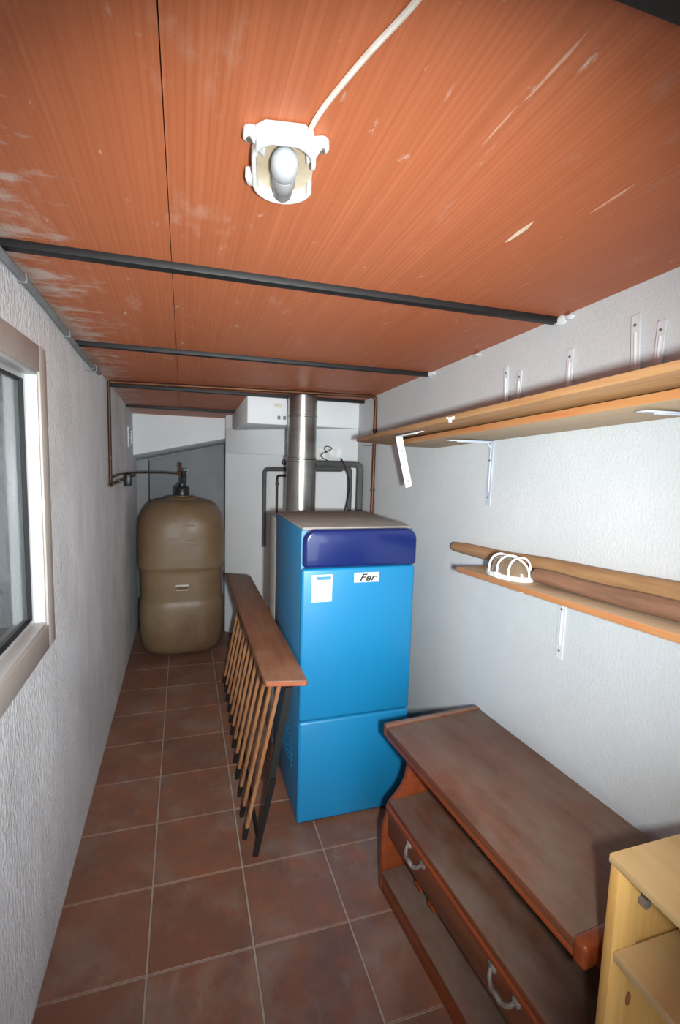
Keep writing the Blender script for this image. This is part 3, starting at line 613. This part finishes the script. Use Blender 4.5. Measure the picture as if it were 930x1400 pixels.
def l_bracket(name, label, m, P, arm, leg, wdt, out, axis_up, group, holes=True, th=0.004):
    """L bracket: bend at P, arm along `out`, leg along `axis_up` (vectors)"""
    P = Vector(P); out = Vector(out).normalized(); upv = Vector(axis_up).normalized(); sd = out.cross(upv).normalized()
    t = thing(name, label, 'bracket', P, 0, group)
    def strip(d1, ln, nrm):
        bm = nb(); a = [P + sd*s*wdt/2 + d1*k for k in (-th*0.0, ln) for s in (-1, 1)]
        v0 = [a[0], a[1], a[3], a[2]]
        hexa(bm, v0, [q + nrm*th for q in v0]); return bm
    b = strip(upv, leg, out); # leg lies against wall, thickness outward
    ribs = nb(); b2 = strip(out, arm, upv)
    def merge(dst, pts):
        pass
    lg = obj('leg', b, m, t, bev=0.0012, seg=1)
    ar = obj('arm', b2, m, t, bev=0.0012, seg=1)
    # pressed stiffening rib down the middle of each strip
    b = nb(); p0 = P + upv*leg*0.04 + out*th; p1 = P + upv*leg*0.80 + out*th
    tube(b, [p0, p1], 0.0035, 8); tube(b, [P+out*arm*0.04+upv*th, P+out*arm*0.8+upv*th], 0.0035, 8); tube(b, [P+out*0.028+upv*th, P+upv*0.028+out*th], 0.0035, 8)
    obj('rib', b, m, t, smooth=True)
    for f in (0.30, 0.88):
        b = nb(); c = P + upv*leg*f + out*(th*0.5); tube(b, [c, c+out*(th*0.5+0.0022+(0.0 if f > .8 else 0.002))], 0.0042, 10); obj('screw', b, RUST, t)
    return t
G1 = 'white L brackets of the wall shelves'
dn = (0, 0, -1)
xw = XR-0.0005
def br(y, zu, label, m, arm, leg): return l_bracket('shelf_bracket', label, m, (xw, y, zu), arm, leg, 0.030, (-1, 0, -0.016), dn, G1)
br(0.262, UW(0.262)-0.0005, 'bluish white bracket under the upper shelf, its whole leg on the wall in view', BRACKET_R, 0.20, 0.258)
br(-0.585, UW(-0.585)-0.0005, 'bluish white bracket arm under the upper shelf at the right photo edge', BRACKET_R, 0.20, 0.258)
# loose bracket hanging from the front edge at the far end
l_bracket('loose_bracket', 'white bracket hanging loose at the far end of the upper shelf, leg slanting down', BRACKET,
          (1.022, 0.560, UW(0.560)+0.0365), 0.20, 0.235, 0.034, (0.05, -1, 0.052), (0.24, -0.04, -0.97), 'white L brackets of the wall shelves')
# spare brackets standing on top of the shelf
def spare(y, z1, h, label, lean=0.0, wdt=0.026):
    zt = zs(y, 1.740, 0.27, 0.052)
    l_bracket('spare_bracket', label, BRACKET, (XR-0.012, y, zt-0.0005), 0.19, z1-zt, wdt, (-1, 0, 0.045), (0.03, lean, 1), 'spare brackets standing on the upper shelf')
spare(0.163, 1.976, 0.2, 'spare white bracket upright on the upper shelf, leftmost and tall', 0.13)
spare(0.105, 1.945, 0.2, 'short spare white bracket right beside the leftmost tall one', 0.0, 0.022)
spare(-0.148, 1.975, 0.2, 'single spare white bracket upright on the upper shelf, middle of the row', 0.05)
spare(-0.398, 2.022, 0.2, 'tall spare white bracket upright on the upper shelf, near right', 0.12, 0.028)
spare(-0.452, 1.985, 0.2, 'shorter spare white bracket, rightmost on the upper shelf', 0.0, 0.026)
# paint / plaster chip on the plank edge
b = nb(); y = 0.06; zz = UW(y)+0.048
for q in ((-0.03, -0.012, -0.004, 0.006), (-0.012, 0.008, -0.013, 0.005), (0.01, 0.024, 0.0, 0.006)): box(b, 0.9835, 0.9875, y+q[0], y+q[1], zz+q[2], zz+q[3])
tag(obj('sticker_scrap', b, PAPER, None, bev=0.001), 'torn white sticker scrap on the front edge of the upper shelf', 'sticker')
# thin wire between back wall and the shelf
b = nb(); tube(b, smooth_path([(1.285, 1.78, 1.70), (1.285, 1.60, 1.692), (1.285, 1.45, 1.702), (1.285, 1.25, 1.715), (1.285, 0.8, 1.705)], 5), 0.002, 5)
tag(obj('thin_wire', b, CONDUIT, None, smooth=True), 'thin grey wire along the right wall behind the copper pipe', 'cable')

# ---------------------------------------------------------------- lower shelf with logs and bulkhead lamp
LW = lambda y: zs(y, 1.212, 0.147, 0.058)
o = plank('lower_shelf_board', 1.10, XR-0.001, YN, 0.150, lambda y: LW(y)-0.020, lambda y: LW(y)-0.020, 0.020, PINE_R); tag(o, 'pine board of the lower wall shelf carrying round wood poles', 'shelf')
br(-0.188, LW(-0.188)-0.0205, 'white bracket on the wall below the lower shelf', BRACKET, 0.18, LW(-0.188)-0.02-0.969)
def log(name, label, p, q, r0_, r1_, m):
    b = nb(); pts = []; rr = []; N_ = 22
    for k in range(N_+1):
        f = k/N_; c = Vector(p).lerp(Vector(q), f); e = 1.0
        if f < 0.03: e = 0.90+0.10*(f/0.03)
        pts.append(c+Vector((0.002*math.sin(f*17), 0, 0.0018*math.sin(f*23+1)))); rr.append((r0_+(r1_-r0_)*f)*e*(1+0.03*math.sin(f*31)))
    tube(b, pts, rr, 14); return tag(obj(name, b, m, None, smooth=True, angle=60), label, 'pole')
log('wooden_pole', 'long round wooden pole on the lower shelf against the wall, end sticking out', (1.258, 0.43, LW(0.43)+0.036), (1.256, -1.7, LW(-1.7)+0.058), 0.0225, 0.044, LOGM)
log('wooden_pole', 'darker bark brown pole on the lower shelf in front of the long one', (1.172, -0.20, LW(-0.20)+0.0265), (1.172, -1.7, LW(-1.7)+0.0295), 0.0225, 0.025, LOGD)
# caged oval lamp lying on the lower shelf
LY, LX = -0.085, 1.158
t = thing('caged_lamp', 'white caged oval bulkhead lamp cover lying on the lower shelf', 'lamp', (LX, LY, LW(LY)))
rx, ry = 0.052, 0.106
def ell(bm, z0, z1, s0, s1, inner=None, n=36):
    R1 = []
    for z, s in ((z0, s0), (z1, s1)):
        R1.append([bm.verts.new((LX+rx*s*math.cos(2*PI*k/n), LY+ry*s*math.sin(2*PI*k/n), LW(LY+ry*s*math.sin(2*PI*k/n))+z)) for k in range(n)])
    for k in range(n): bm.faces.new((R1[0][k], R1[0][(k+1)%n], R1[1][(k+1)%n], R1[1][k]))
    bm.faces.new(R1[0][::-1]); bm.faces.new(R1[1])
b = nb(); ell(b, 0.0005, 0.016, 1.0, 1.0); obj('lamp_rim', b, WHITEP, t, bev=0.003)
GL2 = mat('lamp_cover_glass', (160, 140, 116), (136, 114, 90), 12, 0.15, trans=0.45, bump=0.2, bscale=90)
b = nb(); N1, N2 = 28, 7; rings = []
for j in range(N2):
    f = j/(N2-1)*PI/2*0.97; s = 0.86*math.cos(f)**0.6; z = 0.016+0.052*math.sin(f)
    rings.append([b.verts.new((LX+rx*s*math.cos(2*PI*k/N1), LY+ry*s*math.sin(2*PI*k/N1), LW(LY)+z)) for k in range(N1)])
for p, q in zip(rings, rings[1:]):
    for k in range(N1): b.faces.new((p[k], p[(k+1)%N1], q[(k+1)%N1], q[k]))
b.faces.new(rings[0][::-1]); b.faces.new(rings[-1]); obj('lamp_glass', b, GL2, t, smooth=True, angle=80)
def arc(yc, w_): return [(LX+w_*math.cos(a), yc, LW(yc)+0.014+0.060*max(0, math.sin(a))**0.6) for a in [PI*k/12 for k in range(13)]]
for yc in (0.052, 0.0, -0.052):
    b = nb(); w_ = rx*0.95*math.sqrt(1-(yc/ry)**2); tube(b, arc(LY+yc, w_), 0.0035, 7); obj('cage_bar', b, WHITEP, t, smooth=True)
b = nb(); tube(b, [(LX, LY+ry*0.95*math.cos(a), LW(LY)+0.014+0.060*max(0, math.sin(a))**0.6) for a in [PI*k/16 for k in range(17)]], 0.0035, 7); obj('cage_bar', b, WHITEP, t, smooth=True)
b = nb(); box(b, LX-rx-0.002, LX-rx+0.012, LY-0.012, LY+0.012, LW(LY)+0.002, LW(LY)+0.020); obj('clasp', b, WHITEP, t, bev=0.002)

# ---------------------------------------------------------------- ceiling bulkhead lamp
CX, CY = 0.281, -0.563
t = thing('ceiling_lamp', 'open white oval bulkhead lamp holder with bare bulb on the ceiling', 'lamp', (CX, CY, zc(CY)))
ang = math.radians(-9.5)
def lp(x, y, h):     # lamp-local x,y and distance below the ceiling sheet
    xx = CX+x*math.cos(ang)-y*math.sin(ang); yy = CY+x*math.sin(ang)+y*math.cos(ang); return (xx, yy, zc(yy)-h)
def stadium(hx, hy, n=10):
    pts = []
    for k in range(n+1): a = PI*k/n; pts.append((hx*math.cos(a), hy-hx+hx*math.sin(a)))
    for k in range(n+1): a = PI+PI*k/n; pts.append((hx*math.cos(a), -(hy-hx)+hx*math.sin(a)))
    return pts
# back plate
b = nb(); prism(b, stadium(0.051, 0.085), lambda p: lp(p[0], p[1], 0.001), lambda p: lp(p[0], p[1], 0.010)); obj('back_plate', b, WHITEG, t)
# rim wall, broken away on one side
b = nb(); st = []
N_ = 56; hx, hy, th = 0.053, 0.087, 0.008
per = stadium(1.0, hy/hx, 14)
def rim_pt(f, inset):
    i = f*len(per); i0 = int(i) % len(per); i1 = (i0+1) % len(per); q = i-int(i)
    x = per[i0][0]*(1-q)+per[i1][0]*q; y = per[i0][1]*(1-q)+per[i1][1]*q
    sc = (hx-inset); yy = y*hx; L_ = hy-hx
    if abs(yy) > L_: yy = math.copysign(L_ + (abs(yy)-L_)*(sc/hx), yy)
    return (x*sc, yy)
rows = []
M_ = 60
start, end = 0.02, 0.972
for k in range(M_+1):
    f = (start + (end-start)*k/M_) % 1.0
    o_ = rim_pt(f, 0.0); i_ = rim_pt(f, th)
    rows.append([b.verts.new(lp(*o_, 0.001)), b.verts.new(lp(*o_, 0.030)), b.verts.new(lp(*i_, 0.030)), b.verts.new(lp(*i_, 0.001))])
for p, q in zip(rows, rows[1:]):
    for k in range(4): b.faces.new((p[k], p[(k+1)%4], q[(k+1)%4], q[k]))
b.faces.new(rows[0]); b.faces.new(rows[-1][::-1]); obj('rim', b, WHITEL, t, bev=0.0025)
# closed hood toward the viewer end where the cable enters
b = nb(); hood = [(-0.050, -0.055), (-0.043, -0.055), (-0.034, -0.070), (-0.020, -0.078), (0.020, -0.078), (0.034, -0.070), (0.043, -0.055), (0.050, -0.055), (0.046, -0.077), (0.030, -0.090), (-0.030, -0.090), (-0.046, -0.077)]
prism(b, hood, lambda p: lp(p[0], p[1], 0.001), lambda p: lp(p[0]*0.94, p[1]*0.98, 0.031)); obj('hood', b, WHITEL, t, bev=0.006, seg=3)
# screw ears and clips
for (ex, ey, a) in ((-0.053, -0.064, 2.4), (0.060, -0.056, 0.7)):
    b = nb(); e = [(ex+0.012*math.cos(2*PI*k/16), ey+0.012*math.sin(2*PI*k/16)) for k in range(16)]
    prism(b, e, lambda p: lp(p[0], p[1], 0.001), lambda p: lp(p[0], p[1], 0.016))
    s_ = -math.copysign(1, ex)
    prism(b, [(ex+s_*0.0, ey-0.012), (ex+s_*0.026, ey-0.006), (ex+s_*0.022, ey+0.034), (ex+s_*0.008, ey+0.014)], lambda p: lp(p[0], p[1], 0.001), lambda p: lp(p[0], p[1], 0.022))
    o = obj('ear', b, WHITEL, t, bev=0.002)
    b = nb(); c0 = Vector(lp(ex, ey, 0.015)); tube(b, [c0, c0-Vector((0, 0, 0.004))], 0.006, 10); obj('screw', b, PEWTER, o)
b = nb(); prism(b, [(-0.066, 0.022), (-0.050, 0.016), (-0.050, 0.046), (-0.062, 0.044)], lambda p: lp(p[0], p[1], 0.006), lambda p: lp(p[0], p[1], 0.026)); obj('clip', b, WHITEL, t, bev=0.003)
# bulb lying along the holder
b = nb(); P0 = Vector(lp(0.000, 0.068, 0.022)); P1 = Vector(lp(0.002, -0.068, 0.036)); ax = P1-P0
pr = [(0.0, 0.014), (0.06, 0.017), (0.30, 0.0185), (0.34, 0.0205), (0.40, 0.0195), (0.5, 0.0205), (0.56, 0.0185)]
tube(b, [P0+ax*f for f, _ in pr], [r_ for _, r_ in pr], 18); obj('lamp_socket', b, mat('socket_ceramic', (168, 168, 166), (140, 140, 140), 16, 0.5), t, smooth=True)
b = nb(); pr = [(0.54, 0.016), (0.60, 0.020), (0.70, 0.0225), (0.82, 0.0225), (0.92, 0.019), (0.98, 0.011), (1.0, 0.004)]
tube(b, [P0+ax*f for f, _ in pr], [r_ for _, r_ in pr], 20); bl = obj('bulb', b, BULB, t, smooth=True, angle=80)
# cable across the ceiling
b = nb(); tube(b, smooth_path([(0.302, -0.645, zc(-.645)-0.012), (0.312, -0.70, zc(-.70)-0.006), (0.340, -0.80, zc(-.8)-0.005), (0.366, -0.88, zc(-.88)-0.006), (0.384, -0.955, zc(-.955)-0.0065), (0.39, -0.967, zc(-.97)-0.022), (0.395, -0.985, zc(-.985)-0.024), (0.40, -1.003, zc(-1.0)-0.022), (0.42, -1.06, zc(-1.06)-0.006), (0.55, -1.5, zc(-1.5)-0.006), (0.62, -2.3, zc(-2.3)-0.006)], 6), 0.0042, 8)
tag(obj('ceiling_cable', b, CORD, None, smooth=True), 'white cable running over the ceiling to the bulkhead lamp', 'cable')
